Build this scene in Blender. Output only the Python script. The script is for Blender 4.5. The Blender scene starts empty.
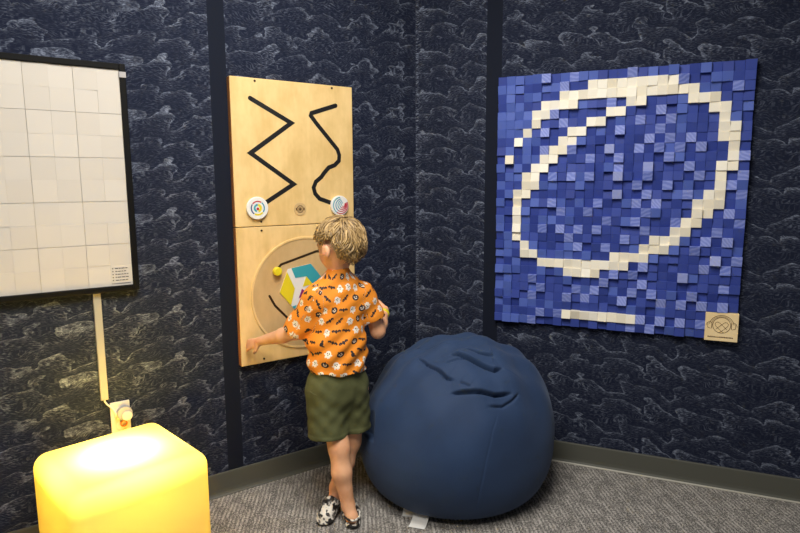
import bpy, math, random
import numpy as np
from mathutils import Vector, Matrix, noise as mnoise

sc = bpy.context.scene
COL = sc.collection
R = math.radians

# ------------------------------------------------------------------ camera
cam_data = bpy.data.cameras.new('camera')
cam = bpy.data.objects.new('camera', cam_data)
COL.objects.link(cam)
cam_data.sensor_width = 36.0
cam_data.lens = 27.0
cam_data.clip_start = 0.02
cam.matrix_world = (Matrix.Translation((0, 0, 1.35)) @ Matrix.Rotation(R(90 - 8.06), 4, 'X')
                    @ Matrix.Rotation(R(-0.27), 4, 'Z'))
sc.camera = cam

# ------------------------------------------------------------------ world, lights, exposure
world = bpy.data.worlds.new('world')
sc.world = world
world.use_nodes = True
world.node_tree.nodes['Background'].inputs['Color'].default_value = (0.86, 0.93, 1.0, 1)
world.node_tree.nodes['Background'].inputs['Strength'].default_value = 0.085


def area_light(name, loc, target, sx, sy, power, color=(1, 1, 1)):
    d = bpy.data.lights.new(name, 'AREA')
    d.shape = 'RECTANGLE'
    d.size, d.size_y, d.energy, d.color = sx, sy, power, color
    o = bpy.data.objects.new(name, d)
    COL.objects.link(o)
    o.location = loc
    o.rotation_euler = (Vector(target) - Vector(loc)).to_track_quat('-Z', 'Y').to_euler()
    return o


area_light('ceiling_light', (-0.05, 1.50, 2.66), (0.0, 1.6, 0), 0.9, 0.6, 47, (1.0, 0.965, 0.90))
area_light('ceiling_light', (-0.35, 0.50, 2.66), (-0.35, 0.50, 0), 1.2, 0.6, 44, (1.0, 0.965, 0.90))
sc.view_settings.view_transform = 'Standard'
sc.view_settings.look = 'None'
sc.view_settings.gamma = 1.0
sc.view_settings.use_curve_mapping = False
sc.view_settings.exposure = 0.0

# ------------------------------------------------------------------ room frames
CORNER = Vector((0.08143, 3.05487, 0))
DL = Vector((-0.82115, -0.57071, 0))
DR = Vector((0.92023, -0.39137, 0))


def frame(x):
    """wall frame: +x runs to the viewer's right, +z up, +y into the wall"""
    y = Vector((0, 0, 1)).cross(x)
    m = Matrix.Identity(4)
    for i in range(3):
        m[i][0], m[i][1], m[i][2] = x[i], y[i], (0, 0, 1)[i]
        m[i][3] = CORNER[i]
    return m


FL, FR = frame(-DL), frame(DR)

# ------------------------------------------------------------------ node helpers


class X:
    """a value in a node tree, with arithmetic"""

    def __init__(self, t, s):
        self.t, self.s = t, s

    def m(self, op, *a, clamp=False):
        n = self.t.nodes.new('ShaderNodeMath')
        n.operation = op
        n.use_clamp = clamp
        for i, v in enumerate((self,) + a):
            if isinstance(v, X):
                self.t.links.new(v.s, n.inputs[i])
            else:
                n.inputs[i].default_value = v
        return X(self.t, n.outputs[0])

    def __add__(self, o): return self.m('ADD', o)
    __radd__ = __add__
    def __sub__(self, o): return self.m('SUBTRACT', o)
    def __rsub__(self, o): return (self * -1.0) + o
    def __mul__(self, o): return self.m('MULTIPLY', o)
    __rmul__ = __mul__
    def __truediv__(self, o): return self.m('DIVIDE', o)
    def abs(self): return self.m('ABSOLUTE')
    def sqrt(self): return self.m('SQRT')
    def pow(self, p): return self.m('POWER', p)
    def sin(self): return self.m('SINE')
    def cos(self): return self.m('COSINE')
    def lt(self, v): return self.m('LESS_THAN', v)
    def gt(self, v): return self.m('GREATER_THAN', v)
    def max(self, v): return self.m('MAXIMUM', v)
    def min(self, v): return self.m('MINIMUM', v)
    def clamp(self): return self.m('ADD', 0.0, clamp=True)
    def frac(self): return self.m('FRACT')

    def smooth(self, a, b, lo=0.0, hi=1.0):
        n = self.t.nodes.new('ShaderNodeMapRange')
        n.interpolation_type = 'SMOOTHSTEP'
        self.t.links.new(self.s, n.inputs[0])
        for i, v in ((1, a), (2, b), (3, lo), (4, hi)):
            n.inputs[i].default_value = v
        return X(self.t, n.outputs[0])


def mat(name, color=(0.5, 0.5, 0.5), rough=0.6, **kw):
    m = bpy.data.materials.new(name)
    m.use_nodes = True
    b = m.node_tree.nodes['Principled BSDF']
    b.inputs['Base Color'].default_value = (*color, 1)
    b.inputs['Roughness'].default_value = rough
    for k, v in kw.items():
        b.inputs[k.replace('_', ' ')].default_value = v
    return m


def T(m): return m.node_tree
def bsdf(m): return m.node_tree.nodes['Principled BSDF']


def coord(t, kind='UV'):
    n = t.nodes.new('ShaderNodeTexCoord')
    s = t.nodes.new('ShaderNodeSeparateXYZ')
    t.links.new(n.outputs[kind], s.inputs[0])
    return [X(t, s.outputs[i]) for i in range(3)]


def vec(t, *a):
    n = t.nodes.new('ShaderNodeCombineXYZ')
    for i, v in enumerate(a):
        if isinstance(v, X):
            t.links.new(v.s, n.inputs[i])
        else:
            n.inputs[i].default_value = v
    return n.outputs[0]


def noise(t, v, scale=5, detail=2, rough=0.5, out=0, w=None):
    n = t.nodes.new('ShaderNodeTexNoise')
    n.inputs['Scale'].default_value = scale
    n.inputs['Detail'].default_value = detail
    n.inputs['Roughness'].default_value = rough
    t.links.new(v, n.inputs['Vector'])
    return X(t, n.outputs[out])


def voronoi(t, v, scale, feature='F1', rnd=1.0):
    n = t.nodes.new('ShaderNodeTexVoronoi')
    n.feature = feature
    n.inputs['Scale'].default_value = scale
    n.inputs['Randomness'].default_value = rnd
    t.links.new(v, n.inputs['Vector'])
    return n


def mix(t, f, a, b):
    n = t.nodes.new('ShaderNodeMix')
    n.data_type = 'RGBA'
    for i, v in ((0, f), (6, a), (7, b)):
        if isinstance(v, X):
            t.links.new(v.s, n.inputs[i])
        elif isinstance(v, tuple):
            n.inputs[i].default_value = (*v, 1)
        elif isinstance(v, (int, float)):
            n.inputs[i].default_value = v
        else:
            t.links.new(v, n.inputs[i])
    return n.outputs[2]


def set_color(m, sock): T(m).links.new(sock, bsdf(m).inputs['Base Color'])


def bump(m, h, strength=0.3, dist=0.01):
    t = T(m)
    n = t.nodes.new('ShaderNodeBump')
    n.inputs['Strength'].default_value = strength
    n.inputs['Distance'].default_value = dist
    t.links.new(h.s, n.inputs['Height'])
    t.links.new(n.outputs[0], bsdf(m).inputs['Normal'])


# ------------------------------------------------------------------ mesh helpers
class MB:
    """collects shapes, builds ONE mesh object"""

    def __init__(self):
        self.v, self.f, self.mi = [], [], []

    def add(self, vs, fs, mi=0):
        o = len(self.v)
        self.v += [tuple(p) for p in vs]
        self.f += [tuple(i + o for i in f) for f in fs]
        self.mi += [mi] * len(fs)
        return self

    def box(self, x0, x1, y0, y1, z0, z1, mi=0, M=None):
        vs = [Vector((x, y, z)) for z in (z0, z1) for y in (y0, y1) for x in (x0, x1)]
        if M is not None:
            vs = [M @ p for p in vs]
        return self.add(vs, [(0, 2, 3, 1), (4, 5, 7, 6), (0, 1, 5, 4), (2, 6, 7, 3), (0, 4, 6, 2), (1, 3, 7, 5)], mi)

    def prism(self, pts, y0, y1, mi=0):
        """outline in the x-z plane (counter-clockwise seen from -y) between y0 (front) and y1"""
        n = len(pts)
        a = sum(pts[i][0] * pts[(i + 1) % n][1] - pts[(i + 1) % n][0] * pts[i][1] for i in range(n))
        if a < 0:
            pts = pts[::-1]
        vs = [(x, y0, z) for x, z in pts] + [(x, y1, z) for x, z in pts]
        fs = [tuple(range(n)), tuple(range(2 * n - 1, n - 1, -1))]
        fs += [(i + n, (i + 1) % n + n, (i + 1) % n, i) for i in range(n)]
        return self.add(vs, fs, mi)

    def disc(self, cx, cz, r, y0, y1, n=48, mi=0):
        return self.prism([(cx + r * math.cos(2 * math.pi * i / n), cz + r * math.sin(2 * math.pi * i / n)) for i in range(n)], y0, y1, mi)

    def ring(self, cx, cz, r0, r1, y0, y1, a0=0, a1=360, n=48, mi=0):
        full = abs(a1 - a0) >= 360
        k = n if full else n + 1
        vs = []
        for i in range(k):
            a = R(a0 + (a1 - a0) * i / n)
            for r in (r0, r1):
                for y in (y0, y1):
                    vs.append((cx + r * math.cos(a), y, cz + r * math.sin(a)))
        fs = []
        for i in range(n):
            p, q = 4 * i, 4 * ((i + 1) % k)
            fs += [(p, p + 2, q + 2, q), (p + 1, q + 1, q + 3, p + 3), (p + 2, p + 3, q + 3, q + 2), (p, q, q + 1, p + 1)]
        if not full:
            fs += [(0, 1, 3, 2), (4 * n, 4 * n + 2, 4 * n + 3, 4 * n + 1)]
        return self.add(vs, fs, mi)

    def tube(self, pts, rad, n=8, mi=0, cap=True):
        pts = [Vector(p) for p in pts]
        if not isinstance(rad, (list, tuple)):
            rad = [rad] * len(pts)
        vs, fs = [], []
        up = None
        for i, p in enumerate(pts):
            d = (pts[min(i + 1, len(pts) - 1)] - pts[max(i - 1, 0)]).normalized()
            if up is None:
                up = d.orthogonal().normalized()
            else:
                up = (up - d * up.dot(d)).normalized()
            w = d.cross(up)
            for k in range(n):
                a = 2 * math.pi * k / n
                vs.append(p + (up * math.cos(a) + w * math.sin(a)) * rad[i])
        for i in range(len(pts) - 1):
            for k in range(n):
                a, b = i * n + k, i * n + (k + 1) % n
                fs.append((a, b, b + n, a + n))
        if cap:
            fs += [tuple(range(n))[::-1], tuple(range(len(vs) - n, len(vs)))]
        return self.add(vs, fs, mi)

    def ribbon(self, pts, w, y0, y1, mi=0):
        """a flat stroke of width w following x-z points"""
        pts = [Vector((p[0], p[1])) for p in pts]
        L, Rr = [], []
        n = len(pts)
        for i, p in enumerate(pts):
            a = (p - pts[i - 1]).normalized() if i else (pts[1] - p).normalized()
            b = (pts[i + 1] - p).normalized() if i < n - 1 else a
            t = (a + b).normalized()
            nn = Vector((-t.y, t.x))
            k = w / 2 / max(0.35, nn.dot(Vector((-a.y, a.x))))
            L.append(p + nn * k)
            Rr.append(p - nn * k)
        for i in range(n - 1):
            self.prism([tuple(Rr[i]), tuple(Rr[i + 1]), tuple(L[i + 1]), tuple(L[i])], y0, y1, mi)
        for p in (pts[0], pts[-1]):
            self.disc(p.x, p.y, w / 2, y0, y1, 12, mi)
        return self

    def build(self, name, mats, parent=None, M=None, smooth=False, bevel=0, seg=2, uv=None, solidify=0):
        me = bpy.data.meshes.new(name)
        me.from_pydata(self.v, [], self.f)
        me.validate()
        for m in (mats if isinstance(mats, (list, tuple)) else [mats]):
            me.materials.append(m)
        if len(me.polygons) == len(self.mi):
            me.polygons.foreach_set('material_index', self.mi)
        if smooth:
            me.polygons.foreach_set('use_smooth', [True] * len(me.polygons))
        if uv:
            l = me.uv_layers.new(name='UVMap')
            for lp in me.loops:
                l.data[lp.index].uv = uv(me.vertices[lp.vertex_index].co)
        o = bpy.data.objects.new(name, me)
        COL.objects.link(o)
        if M is not None:
            o.matrix_world = M
        if parent is not None:
            o.parent = parent
        if bevel:
            b = o.modifiers.new('bevel', 'BEVEL')
            b.width, b.segments, b.limit_method, b.angle_limit = bevel, seg, 'ANGLE', R(35)
        return o


def tag(o, label=None, cat=None, group=None, kind=None):
    for k, v in (('label', label), ('category', cat), ('group', group), ('kind', kind)):
        if v:
            o[k] = v
    return o


def empty(name, M, label, cat, group=None):
    o = bpy.data.objects.new(name, None)
    COL.objects.link(o)
    o.empty_display_size = 0.1
    o.matrix_world = M
    return tag(o, label, cat, group)


def off(F, x=0, y=0, z=0): return F @ Matrix.Translation((x, y - 0.0007, z))


# ------------------------------------------------------------------ implicit surfaces
class SDF:
    def __init__(self, lo, hi, res):
        self.lo, self.res = np.array(lo, float), res
        self.n = [int(math.ceil((hi[i] - lo[i]) / res)) + 1 for i in range(3)]
        ax = [self.lo[i] + res * np.arange(self.n[i]) for i in range(3)]
        self.ax = ax
        self.D = np.full(self.n, 0.2, np.float32)

    def win(self, lo, hi):
        s = []
        for i in range(3):
            a = int(np.clip(math.floor((lo[i] - self.lo[i]) / self.res), 0, self.n[i] - 1))
            b = int(np.clip(math.ceil((hi[i] - self.lo[i]) / self.res) + 1, a + 1, self.n[i]))
            s.append(slice(a, b))
        P = np.meshgrid(*(self.ax[i][s[i]] for i in range(3)), indexing='ij')
        return tuple(s), [p.astype(np.float32) for p in P]

    def op(self, s, d, k, mode='add'):
        D = self.D[s]
        if mode == 'add':
            if k > 0:
                h = np.maximum(k - np.abs(D - d), 0) / k
                D = np.minimum(D, d) - h * h * k * 0.25
            else:
                D = np.minimum(D, d)
        elif mode == 'cut':
            d = -d
            if k > 0:
                h = np.maximum(k - np.abs(D - d), 0) / k
                D = np.maximum(D, d) + h * h * k * 0.25
            else:
                D = np.maximum(D, d)
        self.D[s] = D

    def cone(self, a, b, ra, rb, k=0.02, mode='add', m=0.05, flat=None):
        """tapered capsule; flat=(axis, factor) thins it along an axis"""
        a, b = np.array(a, float), np.array(b, float)
        r = max(ra, rb) + m
        if flat is not None:
            r = max(ra, rb) * max(1, flat[1]) + m
        s, (x, y, z) = self.win(np.minimum(a, b) - r, np.maximum(a, b) + r)
        ab = b - a
        px, py, pz = x - a[0], y - a[1], z - a[2]
        t = np.clip((px * ab[0] + py * ab[1] + pz * ab[2]) / max(ab @ ab, 1e-9), 0, 1)
        qx, qy, qz = px - ab[0] * t, py - ab[1] * t, pz - ab[2] * t
        if flat is not None:
            u = np.array(flat[0], float)
            u /= np.linalg.norm(u)
            c = (qx * u[0] + qy * u[1] + qz * u[2]) * (1 / flat[1] - 1)
            qx, qy, qz = qx + c * u[0], qy + c * u[1], qz + c * u[2]
        self.op(s, np.sqrt(qx * qx + qy * qy + qz * qz) - (ra + (rb - ra) * t), k, mode)

    def ell(self, c, rad, axes=None, k=0.02, mode='add', m=0.05):
        c = np.array(c, float)
        A = np.eye(3) if axes is None else np.array(axes, float)
        r = max(rad) + m
        s, (x, y, z) = self.win(c - r, c + r)
        x, y, z = x - c[0], y - c[1], z - c[2]
        q = [(x * A[i][0] + y * A[i][1] + z * A[i][2]) for i in range(3)]
        k0 = np.sqrt(sum((q[i] / rad[i]) ** 2 for i in range(3)))
        k1 = np.sqrt(sum((q[i] / rad[i] ** 2) ** 2 for i in range(3))) + 1e-6
        self.op(s, k0 * (k0 - 1) / k1, k, mode)

    def mesh(self):
        D, n = self.D, self.n
        ins = D < 0
        cn = [n[0] - 1, n[1] - 1, n[2] - 1]
        cnt = np.zeros(cn, np.int16)
        S = [np.zeros(cn, np.float32) for _ in range(3)]
        corners = [(i, j, k) for i in (0, 1) for j in (0, 1) for k in (0, 1)]

        def sub(A, c): return A[c[0]:c[0] + cn[0], c[1]:c[1] + cn[1], c[2]:c[2] + cn[2]]
        for c in corners:
            for ax in range(3):
                if c[ax] == 0:
                    e = list(c)
                    e[ax] = 1
                    a, b = sub(D, c), sub(D, e)
                    x = (a < 0) != (b < 0)
                    t = np.where(x, a / np.where(x, a - b, 1), 0)
                    cnt += x
                    for q in range(3):
                        S[q] += np.where(x, (t if q == ax else c[q]), 0)
        act = cnt > 0
        idx = np.full(cn, -1, np.int64)
        idx[act] = np.arange(act.sum())
        I = np.argwhere(act)
        V = np.stack([S[q][act] / cnt[act] for q in range(3)], 1)
        V = self.lo + (I + V) * self.res
        F = []
        for ax in range(3):
            u, w = (ax + 1) % 3, (ax + 2) % 3
            sl0 = [slice(None)] * 3
            sl1 = [slice(None)] * 3
            sl0[ax], sl1[ax] = slice(0, -1), slice(1, None)
            a, b = ins[tuple(sl0)], ins[tuple(sl1)]
            ch = np.argwhere(a != b)
            ok = (ch[:, u] > 0) & (ch[:, w] > 0) & (ch[:, u] < cn[u]) & (ch[:, w] < cn[w])
            ch = ch[ok]
            inside = a[tuple(ch.T)]

            def g(du, dw):
                q = ch.copy()
                q[:, u] -= du
                q[:, w] -= dw
                return idx[tuple(q.T)]
            q = np.stack([g(1, 1), g(0, 1), g(0, 0), g(1, 0)], 1)
            q[~inside] = q[~inside][:, ::-1]
            F.append(q)
        return V, np.concatenate(F)


def sdf_object(name, sdf, mats, parent, origin, smooth_it=2, uvf=None):
    V, F = sdf.mesh()
    V = V - np.array(origin)
    me = bpy.data.meshes.new(name)
    me.from_pydata(V.tolist(), [], F.tolist())
    me.polygons.foreach_set('use_smooth', [True] * len(me.polygons))
    for m in (mats if isinstance(mats, (list, tuple)) else [mats]):
        me.materials.append(m)
    if uvf:
        l = me.uv_layers.new(name='UVMap')
        li = np.zeros(len(me.loops), np.int32)
        me.loops.foreach_get('vertex_index', li)
        UV = uvf(V + np.array(origin))
        l.data.foreach_set('uv', UV[li].astype(np.float32).ravel())
    o = bpy.data.objects.new(name, me)
    COL.objects.link(o)
    o.parent = parent
    if smooth_it:
        s = o.modifiers.new('smooth', 'SMOOTH')
        s.iterations, s.factor = smooth_it, 0.5
    return o


# ------------------------------------------------------------------ materials
def wallpaper(name, u0, stripe, gain=1.0, fray=False):
    """navy acoustic panel printed with pale wave lines; plain fabric in the joint strip"""
    m = mat(name, rough=0.85)
    bsdf(m).inputs['Specular IOR Level'].default_value = 0.2
    t = T(m)
    u, v, _ = coord(t)
    P = 0.195
    th = v * (2 * math.pi / P)
    rr = P / (2 * math.pi)
    a = u + u0
    cy, sy = th.cos() * rr, th.sin() * rr
    w1 = noise(t, vec(t, a * 0.45, cy, sy), 15, 2, 0.45)
    w2 = noise(t, vec(t, a * 0.50 + 7.3, cy, sy), 9, 2, 0.5)
    w3 = noise(t, vec(t, a * 0.8 + 3.1, cy, sy), 20, 3, 0.6)
    arch = ((a + v * 0.872) * (math.pi / 0.17) + w2 * 6.0).sin().abs()
    ph = v * (2.0 / P) + (w1 - 0.5) * 1.9 - arch * 0.55
    f = ph.frac()
    crest = f.smooth(0.80, 0.97) * f.smooth(0.975, 1.0, 1.0, 0.0)
    body = f.pow(2.0)
    # fine drawn lines that follow the waves
    vw = v + (w1 - 0.5) * 0.10
    fine = noise(t, vec(t, a * 60.0, vw * 330.0, 0.0), 1.0, 2, 0.6)
    fine2 = noise(t, vec(t, a * 150.0, v * 300.0, 3.0), 1.0, 2, 0.7)
    patch = w3.smooth(0.36, 0.62)
    lines = fine.smooth(0.46, 0.68)
    ridge = crest * fine2.smooth(0.30, 0.60) * patch
    val = (lines * (body * 0.48 + 0.15) * (patch * 0.55 + 0.48) + ridge * 0.44 + body * 0.012).clamp()
    s0, s1 = stripe
    if fray:
        val = (val + lines * u.smooth(0.0, 0.035, 0.55, 0.0)).clamp()
    plain = u.gt(s0) * u.lt(s1)
    val = val * (1.0 - plain)
    c = mix(t, val * gain, (0.0062, 0.0096, 0.0265), (0.245, 0.28, 0.37))
    c = mix(t, plain, c, (0.0062, 0.0090, 0.0195))
    set_color(m, c)
    bump(m, val, 0.25, 0.002)
    return m


def carpet_mat():
    m = mat('carpet', rough=0.95)
    t = T(m)
    x, y, _ = coord(t)
    ang = R(4)
    a = x * math.cos(ang) + y * math.sin(ang)
    b = y * math.cos(ang) - x * math.sin(ang)
    wob = noise(t, vec(t, a * 9.0, b * 5.0, 0.0), 1.0, 2, 0.5)
    ribs = (a * (2 * math.pi / 0.0165) + wob * 5.0).sin() * 0.5 + 0.5
    brk = noise(t, vec(t, a * 30.0, b * 14.0, 2.0), 1.0, 3, 0.6)
    loop = noise(t, vec(t, a * 190.0, b * 120.0, 0.0), 1.0, 1, 0.75)
    big = noise(t, vec(t, x * 3.0, y * 3.0, 0.0), 1.0, 2, 0.5)
    h = ribs * brk.smooth(0.30, 0.70) * 0.22 + loop * 0.86 + brk * 0.06
    c = mix(t, h.smooth(0.36, 0.74), (0.075, 0.070, 0.065), (0.50, 0.465, 0.425))
    c = mix(t, big.smooth(0.3, 0.7, 0.0, 0.08), c, (0.20, 0.18, 0.165))
    set_color(m, c)
    bump(m, h, 0.5, 0.006)
    return m


def wood_mat(name, c0, c1, sx=6.0, sz=60.0, rough=0.45):
    m = mat(name, rough=rough)
    t = T(m)
    x, y, z = coord(t, 'Object')
    wv = noise(t, vec(t, x * 3.0, y * 3.0, z * 3.0), 1.0, 2, 0.5)
    g = noise(t, vec(t, x * sz, y * sz, z * sx + wv * 3.0), 1.0, 3, 0.6)
    b = noise(t, vec(t, x * 9.0, y * 9.0, z * 5.0), 1.0, 4, 0.6)
    c = mix(t, (g * 0.18 + b * 0.82).smooth(0.3, 0.7), c0, c1)
    set_color(m, c)
    return m


M = {}
M['wall_l'] = wallpaper('wave_wallpaper_left', 3.1, (0.950, 1.018))
M['wall_r'] = wallpaper('wave_wallpaper_right', 9.7, (0.357, 0.430), fray=True)
M['carpet'] = carpet_mat()
M['base'] = mat('rubber_baseboard', (0.088, 0.088, 0.072), 0.45)
M['toe'] = mat('pale_baseboard_toe', (0.42, 0.40, 0.34), 0.4)  # paler colour for the toe faces of the right baseboard only
M['ceiling'] = mat('ceiling_white', (0.7, 0.7, 0.68), 0.9)
M['birch'] = wood_mat('birch_plywood', (0.72, 0.485, 0.185), (0.90, 0.64, 0.29))
M['birch_wheel'] = wood_mat('birch_wheel', (0.53, 0.35, 0.155), (0.66, 0.46, 0.22))
M['ply_edge'] = mat('plywood_edge', (0.30, 0.12, 0.035), 0.6)
M['black'] = mat('matt_black', (0.006, 0.006, 0.007), 0.5)
M['blackframe'] = mat('black_frame', (0.003, 0.003, 0.003), 0.6, Specular_IOR_Level=0.15)
M['steel'] = mat('steel', (0.45, 0.43, 0.40), 0.35, Metallic=1.0)
M['darkmetal'] = mat('bronze_screw', (0.09, 0.06, 0.03), 0.4, Metallic=0.8)
M['white'] = mat('white_paint', (0.82, 0.81, 0.78), 0.4)
M['ivory'] = mat('ivory_plastic', (0.74, 0.69, 0.58), 0.4)
M['duct'] = mat('duct_plastic', (0.40, 0.38, 0.32), 0.5)
M['greyp'] = mat('grey_plastic', (0.42, 0.40, 0.40), 0.4)
M['line'] = mat('burnt_line', (0.10, 0.045, 0.012), 0.7)
M['ink'] = mat('printed_ink', (0.05, 0.05, 0.05), 0.6)
for k, c in dict(red=(0.50, 0.03, 0.05), blue=(0.035, 0.25, 0.42), navyink=(0.04, 0.06, 0.20), yellow=(0.80, 0.66, 0.02), teal=(0.04, 0.36, 0.44),
                 purple=(0.22, 0.005, 0.14), pink=(0.75, 0.2, 0.25), orange=(0.8, 0.2, 0.02)).items():
    M[k] = mat(k + '_paint', c, 0.45)

# ------------------------------------------------------------------ the room


def wall_uv(p): return (p.x, p.z)


def wall(name, F, x0, x1, m, sgn):
    mb = MB().box(x0, x1, 0.0, 0.08, 0, 2.75)
    o = mb.build(name, m, M=F, uv=lambda p: (sgn * p.x, p.z))
    return tag(o, kind='structure')


wall('wall_left', FL, -3.6, 0.045, M['wall_l'], -1)
wall('wall_right', FR, -0.045, 3.6, M['wall_r'], 1)
mb = MB().box(-3.6, 4.2, -1.8, 3.2, -0.05, 0)
tag(mb.build('floor', M['carpet'], uv=lambda p: (p.x, p.y)), kind='structure')
mb = MB().box(-3.6, 4.2, -1.8, 3.2, 2.75, 2.80)
tag(mb.build('ceiling', M['ceiling']), kind='structure')


def baseboard(name, F, x0, x1, k):
    pr = [(0, 0), (-0.019, 0), (-0.0195, 0.003), (-0.014, 0.007), (-0.0095, 0.016), (-0.008, 0.03), (-0.008, 0.098), (-0.0065, 0.1015), (0, 0.102)]
    mb = MB()
    n = len(pr)
    e0 = [(x0 - k * y * 0.0, y, z) for y, z in pr]
    vs = [(x0 + (y * -0.55 if k > 0 else 0), y, z) for y, z in pr] + [(x1 + (y * 0.55 if k < 0 else 0), y, z) for y, z in pr]
    fs = [(i, i + 1, n + i + 1, n + i) for i in range(n - 1)] + [tuple(range(n))[::-1], tuple(range(n, 2 * n))]
    mb.add(vs, fs)
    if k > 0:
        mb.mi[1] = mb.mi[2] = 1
    return tag(mb.build(name, [M['base'], M['toe']], M=F, smooth=False), kind='structure')


baseboard('baseboard_left', FL, -3.6, 0.0, -1)
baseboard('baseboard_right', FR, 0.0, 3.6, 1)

# ------------------------------------------------------------------ framed white tile board (left)
BX0, BX1, BZ0, BZ1 = -2.036, -1.336, 0.945, 1.778
root = empty('tile_board', off(FL, BX1 - 0.35, 0, BZ0), 'large white gridded board in a thin black frame on the left wall', 'wall board')
o0 = (BX1 - 0.35, BZ0)
mb = MB()
a, b, c, d = BX0 - o0[0], BX1 - o0[0], 0.0, BZ1 - o0[1]
w = 0.021
mb.box(a, a + w, -0.030, 0, c, d).box(b - w, b, -0.030, 0, c, d)
mb.box(a + w, b - w, -0.030, 0, c, c + w).box(a + w, b - w, -0.030, 0, d - w, d)
mb.build('frame', M['blackframe'], root, bevel=0.002)
mb = MB().box(b - w - 0.001, b + 0.0005, -0.0312, -0.029, d - 0.048, d - 0.028)
mb.build('corner_latch', M['greyp'], root)


def board_mat():
    m = mat('board_tiles', (0.74, 0.685, 0.60), 0.55)
    t = T(m)
    x, y, z = coord(t, 'Object')
    n = t.nodes.new('ShaderNodeTexWhiteNoise')
    n.noise_dimensions = '2D'
    hc = (BZ1 - BZ0 - 0.042) / 10.0
    t.links.new(vec(t, ((0.35 - 0.021 - x) / (hc * 0.955)).m('FLOOR'), ((z - 0.021) / hc).m('FLOOR'), 0.0), n.inputs['Vector'])
    r = X(t, n.outputs['Value'])
    set_color(m, mix(t, r, (0.59, 0.545, 0.485), (0.635, 0.59, 0.528)))
    return m


M['board'] = board_mat()
M['board_gap'] = mat('board_gap', (0.50, 0.455, 0.385), 0.7)
mb = MB().box(a + w, b - w, -0.018, -0.002, c + w, d - w, 1)
rng = random.Random(4)
cell = (d - 2 * w) / 5.0
nx = int(round((b - a - 2 * w) / (cell * 0.955)))
cw = cell * 0.955
for i in range(5):
    xr = b - w - i * cw
    for j in range(5):
        z0 = c + w + j * cell
        for ii in range(2):
            for jj in range(2):
                xa = xr - (ii + 1) * cw / 2 + (0.0007 if ii == 1 else 0.0001)
                xb = xr - ii * cw / 2 - (0.0007 if ii == 0 else 0.0001)
                xa = max(xa, a + w)
                if xb <= xa:
                    continue
                za, zb = z0 + jj * cell / 2 + (0.0007 if jj == 0 else 0.0001), z0 + (jj + 1) * cell / 2 - (0.0007 if jj == 1 else 0.0001)
                y = -0.0225 + rng.uniform(-0.0006, 0.0006)
                sl, st = rng.uniform(-0.0009, 0.0009), rng.uniform(-0.0009, 0.0009)
                vs = [(xa, y + sl, za), (xb, y - sl, za), (xb, y - sl + st, zb), (xa, y + sl + st, zb)]
                vs += [(p[0], -0.017, p[2]) for p in vs]
                mb.add(vs, [(0, 1, 2, 3), (0, 4, 5, 1), (1, 5, 6, 2), (2, 6, 7, 3), (3, 7, 4, 0)], 0)
mb.build('tile_panel', [M['board'], M['board_gap']], root)
# small printed legend in the lower right corner
mb = MB()
for r_ in range(5):
    zz = c + w + 0.066 - r_ * 0.0112
    mb.box(b - w - 0.070, b - w - 0.066, -0.0243, -0.0236, zz - 0.002, zz + 0.002)
    xx = b - w - 0.060
    for wd in [rng.uniform(0.005, 0.012) for _ in range(5)]:
        if xx + wd > b - w - 0.012:
            break
        mb.box(xx, xx + wd, -0.0243, -0.0236, zz - 0.0012, zz + 0.0014)
        xx += wd + 0.0025
mb.box(b - w - 0.074, b - w - 0.008, -0.0243, -0.0236, c + w + 0.0085, c + w + 0.0100)
mb.build('printed_legend', M['ink'], root)

# ------------------------------------------------------------------ cable duct, cable, socket under the board
mb = MB().box(-0.0135, 0.0135, -0.014, 0, 0.0, 0.417)
tag(mb.build('cable_duct', M['duct'], M=off(FL, -1.4835, 0, 0.528), bevel=0.003), 'narrow ivory cable duct running down the wall below the white board', 'cable duct')
mb = MB().tube([(0, -0.006, 0.05), (0, -0.007, 0.012), (0.008, -0.008, -0.002), (0.024, -0.012, -0.020), (0.034, -0.014, -0.04), (0.034, -0.016, -0.062)], 0.0032, 8)
tag(mb.build('power_cable', M['white'], M=off(FL, -1.4835, 0, 0.488 + 0.022), smooth=True), 'short white cable from the duct end to the wall socket', 'cable')
root = empty('wall_socket', off(FL, -1.432, 0, 0.385), 'ivory wall socket plate beside the cable duct, behind the lamp', 'socket')
MB().box(-0.035, 0.035, -0.008, 0, 0, 0.125).build('plate', M['ivory'], root, bevel=0.003)
mb = MB()
mb.disc(0.0, 0.03, 0.017, -0.010, -0.0075)
mb.build('socket_face', M['white'], root)
MB().disc(0.0, 0.088, 0.017, -0.010, -0.0075).build('socket_face', M['white'], root)
root = empty('plug_adapter', off(FL, -1.420, -0.0105, 0.448), 'round grey and ivory plug pushed into the wall socket', 'plug')
mb = MB()
mb.ring(0, 0.02, 0.0, 0.027, -0.026, 0)
mb.build('plug_body', M['greyp'], root, smooth=False, bevel=0.002)
MB().disc(0.006, 0.012, 0.019, -0.036, -0.0262).build('plug_cap', M['ivory'], root, bevel=0.003)
MB().ring(-0.004, -0.024, 0.009, 0.013, -0.012, -0.004).build('cord_loop', M['orange'], root)

# ------------------------------------------------------------------ birch sensory panels (upper tracks, lower wheel)
# upper panel
UX0, UX1 = -0.949, -0.382
UC = (UX0 + UX1) / 2


def panel_with_slots(name, z0, z1, M4, parent):
    w_ = (UX1 - UX0) / 2
    mb = MB()
    mb.box(-w_, w_, -0.030, -0.0, 0, z1 - z0, 0)
    o = mb.build(name, [M['birch']], parent, bevel=0.0025)
    return o


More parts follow.
